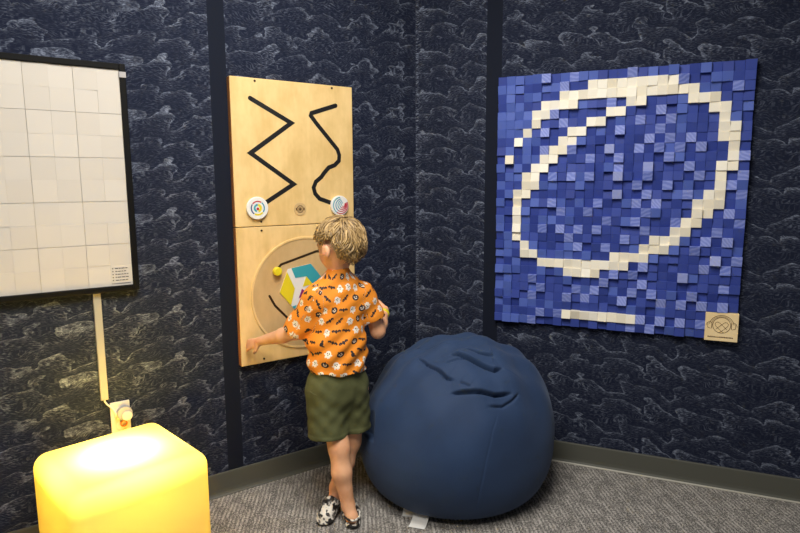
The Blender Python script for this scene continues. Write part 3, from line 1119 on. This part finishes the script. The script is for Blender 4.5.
def body():
    B = SDF((-0.72, 2.10, -0.005), (0.03, 2.72, 1.235), 0.0042)
    c = B.cone
    # torso (under the clothes)
    c((-0.262, 2.33, 0.555), (-0.256, 2.335, 0.66), 0.088, 0.080, 0.03, flat=((-.42, .907, 0), 0.85))
    c((-0.256, 2.335, 0.66), (-0.243, 2.335, 0.86), 0.080, 0.088, 0.04, flat=((-.42, .907, 0), 0.8))
    c((-0.325, 2.298, 0.915), (-0.155, 2.376, 0.912), 0.038, 0.038, 0.05)
    # neck
    c((-0.243, 2.330, 0.93), (-0.240, 2.330, 1.03), 0.042, 0.035, 0.035)
    # head: looking down and to the left
    Fh, Lh = unit((-0.74, 0.60, -0.28)), unit((-0.63, -0.777, 0))
    Uh = np.cross(Fh, Lh)
    hc = np.array((-0.238, 2.333, 1.108))
    A = [Fh, Lh, Uh]

    def h(f, l, u): return tuple(hc + Fh * f + Lh * l + Uh * u)
    B.ell(h(-0.006, 0, 0.016), (0.092, 0.073, 0.082), A, 0.03)
    B.ell(h(0.022, 0, -0.030), (0.062, 0.058, 0.062), A, 0.03)
    B.ell(h(0.052, 0, -0.068), (0.024, 0.028, 0.020), A, 0.03)       # chin
    B.ell(h(0.048, 0.032, -0.035), (0.026, 0.024, 0.026), A, 0.02)   # cheeks
    B.ell(h(0.048, -0.032, -0.035), (0.026, 0.024, 0.026), A, 0.02)
    c(h(0.080, 0, 0.002), h(0.094, 0, -0.028), 0.007, 0.010, 0.012)    # nose
    for s_ in (-1, 1):
        B.ell(h(0.090, 0.029 * s_, 0.002), (0.012, 0.014, 0.009), A, 0.010, 'cut')
        B.ell(h(0.074, 0.029 * s_, 0.001), (0.012, 0.012, 0.011), A, 0.004)
        c(h(0.083, 0.016 * s_, 0.018), h(0.074, 0.044 * s_, 0.018), 0.005, 0.004, 0.012)
        # ear
        B.ell(h(-0.006, 0.082 * s_, -0.020), (0.020, 0.012, 0.028), A, 0.010)
        B.ell(h(-0.003, 0.096 * s_, -0.018), (0.009, 0.006, 0.014), A, 0.005, 'cut')
    c(h(0.079, 0.014, -0.047), h(0.079, -0.014, -0.047), 0.005, 0.005, 0.008)
    c(h(0.077, 0.012, -0.055), h(0.077, -0.012, -0.055), 0.005, 0.005, 0.006)
    B.ell(h(0.087, 0, -0.051), (0.008, 0.016, 0.0022), A, 0.003, 'cut')

    def hand(wrist, palm_dir, palm_nrm, thumb_side, curl, size=1.0, spread=0.10):
        """palm box plus four fingers of different length and a thumb from the side"""
        D, N_ = unit(palm_dir), np.array(palm_nrm, float)
        N_ = unit(N_ - D * (N_ @ D))
        S_ = unit(np.cross(D, N_)) * thumb_side
        w = np.array(wrist, float)
        k = size
        for q in (-1.0, -0.33, 0.33, 1.0):
            c(w + D * 0.006 * k + S_ * q * 0.008 * k, w + D * 0.052 * k + S_ * q * 0.017 * k, 0.0105 * k, 0.0088 * k, 0.008, flat=(N_, 0.9))
        for q, ln in ((1.0, 0.043), (0.33, 0.048), (-0.33, 0.045), (-1.0, 0.035)):
            p = w + D * 0.052 * k + S_ * q * 0.0175 * k
            d = unit(D + S_ * q * spread)
            a_ = 0.0
            seg_ = [0.44, 0.31, 0.25]
            for j, f_ in enumerate(seg_):
                a_ += R(curl * (0.7, 1.0, 0.8)[j])
                dd = d * math.cos(a_) + N_ * math.sin(a_)
                p2 = p + dd * ln * k * f_
                c(p, p2, (0.0078, 0.0072, 0.0066)[j] * k, (0.0072, 0.0066, 0.0058)[j] * k, 0.0025, m=0.02)
                p = p2
        p = w + D * 0.014 * k + S_ * 0.018 * k
        p2 = p + unit(D * 0.75 + S_ * 0.75 + N_ * 0.25) * 0.026 * k
        p3 = p2 + unit(D * 1.0 + S_ * 0.30 + N_ * 0.45) * 0.020 * k
        c(p, p2, 0.0105 * k, 0.0085 * k, 0.006, m=0.02)
        c(p2, p3, 0.0085 * k, 0.0070 * k, 0.003, m=0.02)

    # left arm reaches along the lower panel
    sh, el, wr = (-0.338, 2.290, 0.905), (-0.414, 2.335, 0.757), (-0.590, 2.446, 0.690)
    c(sh, el, 0.038, 0.029, 0.02)
    mid = tuple(np.array(el) * 0.65 + np.array(wr) * 0.35)
    c(el, mid, 0.0285, 0.0295, 0.015)
    c(mid, wr, 0.0295, 0.019, 0.015)
    hand(wr, (-0.100, 0.046, -0.040), (0.45, 0.80, -0.35), 1, 16, 0.92, 0.12)
    # right arm bent forward in front of the chest
    sh, el, wr = (-0.140, 2.382, 0.902), (-0.092, 2.402, 0.742), (-0.068, 2.545, 0.800)
    c(sh, el, 0.037, 0.029, 0.02)
    mid = tuple(np.array(el) * 0.65 + np.array(wr) * 0.35)
    c(el, mid, 0.0285, 0.029, 0.015)
    c(mid, wr, 0.029, 0.019, 0.015)
    hand(wr, (-0.03, 0.10, 0.02), (-0.85, -0.2, -0.45), 1, 32, 0.98)
    # legs
    hip, kn, an = (-0.295, 2.318, 0.52), (-0.246, 2.268, 0.300), (-0.2125, 2.243, 0.070)
    c(hip, kn, 0.060, 0.0415, 0.03)
    calf = (-0.236, 2.250, 0.205)
    c(kn, calf, 0.0405, 0.0385, 0.02)
    c(calf, an, 0.0385, 0.0255, 0.02)
    c(an, (-0.197, 2.222, 0.030), 0.026, 0.022, 0.015)
    c((-0.197, 2.225, 0.030), (-0.222, 2.345, 0.024), 0.024, 0.022, 0.015)
    hip, kn, an = (-0.195, 2.352, 0.52), (-0.208, 2.362, 0.285), (-0.272, 2.345, 0.092)
    c(hip, kn, 0.066, 0.042, 0.03)
    c(kn, (-0.232, 2.352, 0.20), 0.038, 0.037, 0.02)
    c((-0.232, 2.352, 0.20), an, 0.037, 0.0255, 0.02)
    c(an, (-0.272, 2.335, 0.062), 0.025, 0.022, 0.015)
    c((-0.275, 2.33, 0.058), (-0.302, 2.245, 0.030), 0.024, 0.020, 0.015)
    return sdf_object('body', B, skin_mat(), child, CO, 2), (hc, Fh, Lh, Uh)


body_obj, (HC, FH, LH_, UH) = body()

# eyes and brows
for s_ in (-1, 1):
    e = HC + FH * 0.0795 + LH_ * 0.029 * s_ + UH * 0.001 - np.array(CO)
    mb = MB()
    mb.tube([e - FH * 0.002, e + FH * 0.0068, e + FH * 0.0075], [0.0065, 0.005, 0.0005], 12)
    mb.build('eye', mat('eye_dark', (0.03, 0.02, 0.015), 0.2), child, smooth=True)


# --- hair: a soft cap and many curled locks
def hair():
    m = mat('curly_hair', (0.42, 0.27, 0.12), 0.45)
    t = T(m)
    at = t.nodes.new('ShaderNodeAttribute')
    at.attribute_name = 'tone'
    f = X(t, at.outputs['Fac'])
    x, y, z = coord(t, 'Object')
    n = noise(t, vec(t, x * 60.0, y * 60.0, z * 60.0), 1.0, 2)
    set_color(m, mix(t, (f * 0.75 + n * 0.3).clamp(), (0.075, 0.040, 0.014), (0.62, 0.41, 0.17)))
    B = SDF((-0.37, 2.20, 0.99), (-0.10, 2.47, 1.23), 0.004)
    A = [FH, LH_, UH]

    def h(f_, l, u): return tuple(HC + FH * f_ + LH_ * l + UH * u)
    B.ell(h(-0.014, 0, 0.018), (0.092, 0.080, 0.083), A, 0.0)
    B.ell(h(-0.050, 0, -0.020), (0.055, 0.068, 0.050), A, 0.02)
    B.ell(h(0.10, 0, -0.045), (0.085, 0.105, 0.075), A, 0.012, 'cut')
    B.ell(h(0.000, 0.085, -0.034), (0.052, 0.040, 0.058), A, 0.008, 'cut')
    B.ell(h(0.010, -0.085, -0.030), (0.030, 0.030, 0.034), A, 0.008, 'cut')
    V, F = B.mesh()
    V = V - np.array(CO)
    mb = MB()
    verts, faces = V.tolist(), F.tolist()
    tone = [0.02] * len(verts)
    rng = random.Random(21)
    o = np.array(CO)
    crown = unit(UH * 0.80 - FH * 0.55 + LH_ * 0.1)
    n_l = 0
    tries = 0
    while n_l < 1350 and tries < 20000:
        tries += 1
        v = unit([rng.gauss(0, 1) for _ in range(3)])
        f_, l_, u_ = v @ FH, v @ LH_, v @ UH
        if f_ > 0.35 and u_ < 0.30:
            continue
        if u_ < -0.62:
            continue
        if abs(l_) > 0.75 and u_ < -0.1 and f_ > -0.15:
            continue
        if l_ > 0.42 and u_ < 0.10 and f_ > -0.42:
            continue
        # flow: away from the crown, along the skull
        d = v - crown
        d = d - v * (d @ v)
        if np.linalg.norm(d) < 0.05:
            d = np.cross(v, [0.3, 0.2, 0.9])
        d = unit(d)
        sd = np.cross(v, d)
        dist = math.acos(max(-1, min(1, v @ crown)))
        L_ = rng.uniform(0.040, 0.075)
        loops = rng.uniform(0.7, 1.2) * (0.35 + 0.55 * min(1, dist / 1.3))
        amp = rng.uniform(0.0060, 0.0115) * (0.25 + 0.85 * min(1, dist / 1.2))
        ph = 3 * math.sin(v[0] * 8.0 + 2) + 3 * math.sin(v[2] * 9.0) + 2 * v[1] * 3 + rng.uniform(-0.45, 0.45)
        sgn = 1 if math.sin(v[0] * 7 + v[1] * 5) > 0 else -1
        rad = rng.uniform(0.0013, 0.0028) if rng.random() < 0.7 else rng.uniform(0.003, 0.0048)
        tn = min(1, max(0, rng.gauss(0.42, 0.30)))
        pts, rr = [], []
        nseg = 13
        tw_ = 0.55 * math.sin(v[0] * 9 + v[2] * 7) + rng.uniform(-0.25, 0.25)
        for i in range(nseg + 1):
            q = i / nseg
            dirv = unit(v + (d * q * L_ / 0.088 + sd * tw_ * q * L_ / 0.088))
            ff, ll, uu = dirv @ FH, dirv @ LH_, dirv @ UH
            if i > 3 and ((abs(ll) > 0.42 and uu < 0.02 and ff > -0.42) or (ff > 0.45 and uu < 0.22)):
                break
            # skull cap radius in that direction
            rad0 = 1 / math.sqrt((ff / 0.096) ** 2 + (ll / 0.085) ** 2 + (uu / 0.088) ** 2)
            c0 = HC + UH * 0.018 - FH * 0.014 - UH * 0.012 * (uu < 0)
            lift = 0.0015 + 0.006 * math.sin(q * 2.6) * (0.35 + min(1, dist / 1.2))
            ang = ph + sgn * q * loops * 6.28
            p = c0 + dirv * (rad0 + lift + amp * math.cos(ang) * q) + sd * amp * math.sin(ang) * (0.3 + q)
            pts.append(p - o)
            rr.append(rad * (1 - 0.75 * q ** 2) * (0.6 + 0.4 * min(1, q * 5)))
        if len(pts) < 3:
            continue
        rr[-1] *= 0.5
        a0 = len(verts)
        tb = MB().tube(pts, rr, 6)
        verts += [list(p) for p in tb.v]
        faces += [[i + a0 for i in f] for f in tb.f]
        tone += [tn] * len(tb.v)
        n_l += 1
    me = bpy.data.meshes.new('hair')
    me.from_pydata(verts, [], faces)
    me.polygons.foreach_set('use_smooth', [True] * len(me.polygons))
    a_ = me.attributes.new('tone', 'FLOAT', 'POINT')
    a_.data.foreach_set('value', tone)
    me.materials.append(m)
    ob = bpy.data.objects.new('hair', me)
    COL.objects.link(ob)
    ob.parent = child
    ob['label'] = 'short curly blond hair'


hair()


# --- shirt
def shirt_mat():
    m = mat('halloween_print', (0.86, 0.33, 0.03), 0.75)
    t = T(m)
    u, v, _ = coord(t)
    S = 0.042
    row = (v / S).m('FLOOR')
    uu = u / S + row * 0.37
    col_ = uu.m('FLOOR')
    wn = t.nodes.new('ShaderNodeTexWhiteNoise')
    wn.noise_dimensions = '2D'
    t.links.new(vec(t, col_ + row * 17.0, row, 0.0), wn.inputs['Vector'])
    sep = t.nodes.new('ShaderNodeSeparateColor')
    t.links.new(wn.outputs['Color'], sep.inputs[0])
    r1, r2, r3 = (X(t, sep.outputs[i]) for i in range(3))
    kind = X(t, wn.outputs['Value'])
    px = (uu.frac() - 0.5 + (r1 - 0.5) * 0.16) * 2.05
    py = ((v / S).frac() - 0.5 + (r2 - 0.5) * 0.16) * 2.05
    an = (r3 - 0.5) * 1.6
    x = px * an.cos() - py * an.sin()
    y = px * an.sin() + py * an.cos()

    def el(cx, cy, rx, ry): return (((x - cx) / rx).pow(2.0) + ((y - cy) / ry).pow(2.0)).lt(1.0)

    def el_abs(cx, cy, rx, ry): return (((x.abs() - cx) / rx).m('MULTIPLY', (x.abs() - cx) / rx) + ((y - cy) / ry).m('MULTIPLY', (y - cy) / ry)).lt(1.0)

    def el2(cx, cy, rx, ry): return (((x - cx) / rx).m('MULTIPLY', (x - cx) / rx) + ((y - cy) / ry).m('MULTIPLY', (y - cy) / ry)).lt(1.0)
    # ghost
    skirt = x.abs().lt(0.50) * y.lt(0.15) * y.gt((x * 11.0).sin() * 0.10 - 0.62)
    arms = el_abs(0.55, 0.0, 0.24, 0.15)
    ghost = el2(0.0, 0.18, 0.50, 0.52).max(skirt).max(arms)
    geyes = el_abs(0.18, 0.20, 0.10, 0.14).max(el2(0.0, -0.08, 0.09, 0.09))
    # bat
    wing = x.abs().lt(0.95) * y.lt(0.42 - (x.abs() - 0.55).abs() * 0.5) * y.gt((x * 10.5).sin().abs() * -0.22 + 0.10)
    bat = wing.max(el2(0.0, 0.08, 0.22, 0.34))
    # pumpkin lantern
    pum = el2(0.0, 0.0, 0.72, 0.56).max(el2(0.0, 0.58, 0.12, 0.16))
    pin = el2(0.0, -0.02, 0.56, 0.42)
    pface = el_abs(0.24, 0.12, 0.13, 0.13).max(el2(0.0, -0.18, 0.34, 0.10))
    # little cat / candy
    cat_ = el2(0.0, -0.15, 0.34, 0.42).max(el2(0.12, 0.38, 0.24, 0.22)).max(el2(-0.42, -0.42, 0.28, 0.12))
    is_bat = kind.lt(0.30)
    is_gh = kind.gt(0.30) * kind.lt(0.62)
    is_pu = kind.gt(0.62) * kind.lt(0.86)
    is_ca = kind.gt(0.86)
    black = (is_bat * bat).max(is_gh * ghost * geyes).max(is_pu * pum * (1.0 - pface)).max(is_ca * cat_)
    white = (is_gh * ghost * (1.0 - geyes)).max(is_pu * pin * pface * 0.85)
    n = noise(t, vec(t, u * 900.0, v * 900.0, 0.0), 1.0, 1)
    c = mix(t, n, (0.82, 0.245, 0.010), (0.90, 0.30, 0.018))
    c = mix(t, white, c, (0.86, 0.76, 0.64))
    c = mix(t, black, c, (0.022, 0.016, 0.016))
    set_color(m, c)
    return m


def poly_sdf_cloth(B, wr_fn): B.D += wr_fn


FT, LT = np.array((-0.42, 0.907, 0.0)), np.array((-0.907, -0.42, 0.0))


def shirt():
    B = SDF((-0.50, 2.17, 0.56), (-0.01, 2.51, 1.02), 0.0034)
    fl = (FT, 0.78)
    c = B.cone
    c((-0.254, 2.332, 0.585), (-0.254, 2.334, 0.70), 0.119, 0.112, 0.02, flat=(FT, 0.88))
    c((-0.254, 2.334, 0.70), (-0.244, 2.335, 0.845), 0.112, 0.105, 0.04, flat=fl)
    c((-0.318, 2.303, 0.902), (-0.164, 2.371, 0.898), 0.054, 0.054, 0.05)
    c((-0.280, 2.318, 0.945), (-0.206, 2.350, 0.943), 0.040, 0.040, 0.04)
    c((-0.244, 2.330, 0.93), (-0.242, 2.330, 0.99), 0.056, 0.047, 0.045)
    s, (x, y, z) = B.win(B.lo, (0, 3, 2))

    def plane(p, n_):
        n_ = unit(n_)
        return (x - p[0]) * n_[0] + (y - p[1]) * n_[1] + (z - p[2]) * n_[2]
    arms_ = []
    for a1, b1, e1, r1_, r2_, pp, nn in (
            ((-0.325, 2.295, 0.898), (-0.405, 2.322, 0.775), (-0.445, 2.350, 0.70), 0.052, 0.056, (-0.418, 2.327, 0.765), (-0.46, 0.20, -0.78)),
            ((-0.150, 2.376, 0.895), (-0.112, 2.392, 0.795), (-0.092, 2.40, 0.72), 0.050, 0.053, (-0.104, 2.395, 0.798), (0.28, 0.08, -0.95))):
        Z = SDF(B.lo, (-0.01, 2.51, 1.02), 0.0034)
        Z.cone(a1, b1, r1_, r2_, 0.0)
        Z.cone(b1, e1, r2_, r2_, 0.01)
        arms_.append([Z.D, plane(pp, nn)])
    D = B.D
    hem = 0.607 + 0.05 * (-(x + 0.252)) + 0.004 * np.sin(x * 60) - z
    lat = (x + 0.25) * LT[0] + (y - 2.33) * LT[1]
    dep = (x + 0.25) * FT[0] + (y - 2.33) * FT[1]
    # folds: drapes slanting across the back, gathers above the hem, pulls at the sleeves
    w = 0.0042 * np.sin((z * 1.0 + lat * 0.75) * 75 + 1.2 * np.sin(lat * 22)) * np.clip((0.86 - z) / 0.16, 0, 1)
    w += 0.0030 * np.sin((z * 0.9 - lat * 1.1) * 62 + 2.0 + np.sin(z * 21)) * np.clip((0.93 - z) / 0.2, 0, 1)
    w += 0.0032 * np.sin(lat * 85 + z * 16) * np.clip((0.68 - z) / 0.09, 0, 1)
    w += 0.0022 * np.sin((lat * 1.0 + z * 1.6) * 58) * (z > 0.0)
    D = D + w * np.clip(1 - np.abs(D) / 0.05, 0, 1)
    Dt = np.maximum(D, hem)
    hollow = np.maximum(D + 0.0062, -hem - 0.022)
    out_ = Dt
    for Da, cut_ in arms_:
        Da = Da + w * 0.7
        sl_ = np.maximum(Da, cut_)
        hollow = np.minimum(hollow, np.maximum(Da + 0.0062, -cut_ - 0.020))
        k_ = 0.028
        h_ = np.maximum(k_ - np.abs(out_ - sl_), 0) / k_
        out_ = np.minimum(out_, sl_) - h_ * h_ * k_ * 0.25
    D = np.maximum(out_, -hollow)
    # neck opening
    dn = np.sqrt((x + 0.243) ** 2 + (y - 2.335) ** 2 + ((z - 1.034) * 0.8) ** 2) - 0.043
    D = np.maximum(D, -dn)
    B.D = D.astype(np.float32)

    def uvf(P):
        lat_ = (P[:, 0] + 0.25) * LT[0] + (P[:, 1] - 2.33) * LT[1]
        dep_ = (P[:, 0] + 0.25) * FT[0] + (P[:, 1] - 2.33) * FT[1]
        a = np.arctan2(lat_, -dep_ * 1.25)
        u = a * 0.108
        v = P[:, 2].copy()
        # over the shoulders: run on across the top
        for sg, sh, dr in ((1, np.array((-0.335, 2.290, 0.893)), unit((-0.067, 0.032, -0.118))), (-1, np.array((-0.142, 2.380, 0.890)), unit((0.034, 0.012, -0.095)))):
            lim = 0.088 if sg > 0 else 0.092
            q = P - sh
            tq = np.clip(q @ dr, 0.0, 0.17)
            mk = (lat_ * sg > 0.075) & (np.linalg.norm(q - tq[:, None] * dr, axis=1) < 0.068)
            ax_ = q @ dr
            e1 = unit(np.cross(dr, (0.2, 1, 0.1)))
            e2 = np.cross(dr, e1)
            an_ = np.arctan2(q @ e1, -(q @ e2)) if True else 0
            u = np.where(mk, an_ * 0.055 + 3.0 * sg, u)
            v = np.where(mk, ax_ * 1.0 + 5.0, v)
        return np.stack([u + 10, v], 1)
    o_ = sdf_object('shirt', B, shirt_mat(), child, CO, 2, uvf)
    o_['label'] = 'orange short-sleeved shirt printed with bats, ghosts and pumpkins'


shirt()


# --- shorts
def shorts():
    m = mat('olive_cotton', (0.09, 0.095, 0.035), 0.85)
    t = T(m)
    x_, y_, z_ = coord(t, 'Object')
    n = noise(t, vec(t, x_ * 500.0, y_ * 500.0, z_ * 500.0), 1.0, 1)
    b_ = noise(t, vec(t, x_ * 16.0, y_ * 16.0, z_ * 16.0), 1.0, 3)
    set_color(m, mix(t, (n * 0.4 + b_ * 0.6).smooth(0.3, 0.7), (0.066, 0.072, 0.022), (0.108, 0.112, 0.040)))
    B = SDF((-0.40, 2.19, 0.30), (-0.06, 2.49, 0.63), 0.0034)
    c = B.cone
    c((-0.256, 2.332, 0.60), (-0.254, 2.332, 0.53), 0.108, 0.112, 0.02, flat=(FT, 0.86))
    c((-0.300, 2.310, 0.53), (-0.289, 2.282, 0.30), 0.082, 0.077, 0.03)
    c((-0.204, 2.352, 0.53), (-0.192, 2.366, 0.30), 0.074, 0.070, 0.03)
    x, y, z = B.win(B.lo, (0, 3, 2))[1]
    D = B.D
    lat = (x + 0.25) * LT[0] + (y - 2.33) * LT[1]
    w = 0.0013 * np.sin((z * 0.8 + lat * 1.0) * 88 + 1.5 * np.sin(z * 28)) + 0.0012 * np.sin((z * 1.3 - lat * 0.8) * 74 + 1.0 + 2 * np.sin(lat * 30))
    w += 0.004 * np.exp(-((lat + 0.035 + (z - 0.45) * 0.1) / 0.012) ** 2) * np.clip((0.56 - z) / 0.1, 0, 1)
    w += 0.0025 * np.sin(lat * 70 + z * 20) * np.clip((z - 0.5) / 0.1, 0, 1)
    # crease between the legs and hem band
    D = D + w * np.clip(1 - np.abs(D) / 0.05, 0, 1)
    inner = D + 0.0062
    D = D - 0.0016 * (z < 0.362)
    hem = 0.347 + 0.003 * np.sin(x * 40) - (x + 0.25) * 0.02 - z
    D = np.maximum(D, hem)
    D = np.maximum(D, z - 0.622)
    D = np.maximum(D, -np.maximum(inner, -hem - 0.03))
    B.D = D.astype(np.float32)
    o_ = sdf_object('shorts', B, m, child, CO, 1)
    o_['label'] = 'olive green knee-length shorts'
    # back pocket welt
    mb = MB().tube([np.array(q) - np.array(CO) for q in ((-0.352, 2.238, 0.545), (-0.345, 2.232, 0.540), (-0.325, 2.221, 0.535))], 0.002, 6)
    mb.build('pocket_seam', m, o_, smooth=True)


shorts()


# --- clogs with a black and white camouflage print
def shoe(heel, toe, up, name='shoe'):
    m = bpy.data.materials.get('zebra_print') or mat('zebra_print', (0.6, 0.6, 0.55), 0.5)
    if not bpy.data.materials['zebra_print'].get('done'):
        t = T(m)
        x, y, z = coord(t, 'Object')
        n = noise(t, vec(t, x * 46.0, y * 40.0, z * 60.0), 1.0, 1, 0.5)
        k_ = n.smooth(0.485, 0.505)
        n2 = noise(t, vec(t, x * 60.0 + 9.0, y * 50.0, z * 50.0), 1.0, 1, 0.5)
        c = mix(t, k_, (0.015, 0.013, 0.013), (0.72, 0.69, 0.62))
        c = mix(t, n2.smooth(0.60, 0.62), c, (0.14, 0.13, 0.12))
        set_color(m, c)
        m['done'] = 1
    heel, toe = np.array(heel, float), np.array(toe, float)
    D_ = unit(toe - heel)
    U_ = np.array(up, float)
    U_ = unit(U_ - D_ * (U_ @ D_))
    S_ = np.cross(D_, U_)
    L = np.linalg.norm(toe - heel)
    lo = np.minimum(heel, toe) - 0.06
    hi = np.maximum(heel, toe) + 0.075
    B = SDF(lo, hi, 0.0030)

    def p(a, s, u): return tuple(heel + D_ * a * L + S_ * s + U_ * u)
    # sole
    B.cone(p(0.10, 0, 0.008), p(0.85, 0, 0.008), 0.029, 0.036, 0.01, flat=(U_, 0.34))
    # upper: toe box rising to the instep
    B.cone(p(0.82, 0, 0.016), p(0.45, 0, 0.030), 0.033, 0.033, 0.012, flat=(U_, 0.8))
    B.cone(p(0.45, 0, 0.026), p(0.12, 0, 0.020), 0.033, 0.029, 0.012, flat=(U_, 0.9))
    # cut flat below the sole
    x, y, z = B.win(B.lo, hi)[1]
    hgt = (x - heel[0]) * U_[0] + (y - heel[1]) * U_[1] + (z - heel[2]) * U_[2]
    al = ((x - heel[0]) * D_[0] + (y - heel[1]) * D_[1] + (z - heel[2]) * D_[2]) / L
    B.D = np.maximum(B.D, -hgt).astype(np.float32)
    # side opening at the heel: the clog is lower there
    B.D = np.maximum(B.D, np.where(al < 0.42, hgt - (0.020 + 0.0 * al), -9)).astype(np.float32)
    B.ell(p(0.20, 0, 0.034), (0.045, 0.0225, 0.030), [D_, S_, U_], 0.006, 'cut')
    # ventilation holes
    for a_, s_ in ((0.62, 0.010), (0.62, -0.010), (0.75, 0.013), (0.75, 0.0), (0.75, -0.013)):
        B.ell(p(a_, s_, 0.050), (0.004, 0.004, 0.014), [D_, S_, U_], 0.001, 'cut')
    # strap around the heel
    prev = None
    for i in range(17):
        th_ = R(90 + 180 * i / 16)
        q = p(0.36 + 0.42 * math.cos(th_), 0.0335 * math.sin(th_), 0.030 + 0.010 * -math.cos(th_))
        if prev is not None:
            B.cone(prev, q, 0.0045, 0.0045, 0.0)
        prev = q
    o_ = sdf_object(name, B, m, child, CO, 1)
    o_['label'] = 'black and white patterned clog'
    return o_


shoe((-0.188, 2.190, 0.001), (-0.224, 2.372, 0.001), (0, 0, 1))
shoe((-0.262, 2.372, 0.044), (-0.311, 2.212, 0.006), (0.0, 0.0, 1))
# bright wristband on the right arm
mb = MB()
w0, w1 = np.array((-0.0735, 2.512, 0.787)) - np.array(CO), np.array((-0.0715, 2.524, 0.792)) - np.array(CO)
mb.tube([w0, w0 * .5 + w1 * .5, w1], [0.0255, 0.0268, 0.0255], 24)
mb.build('wristband', M['yellow'], child, smooth=True)['label'] = 'yellow wristband'
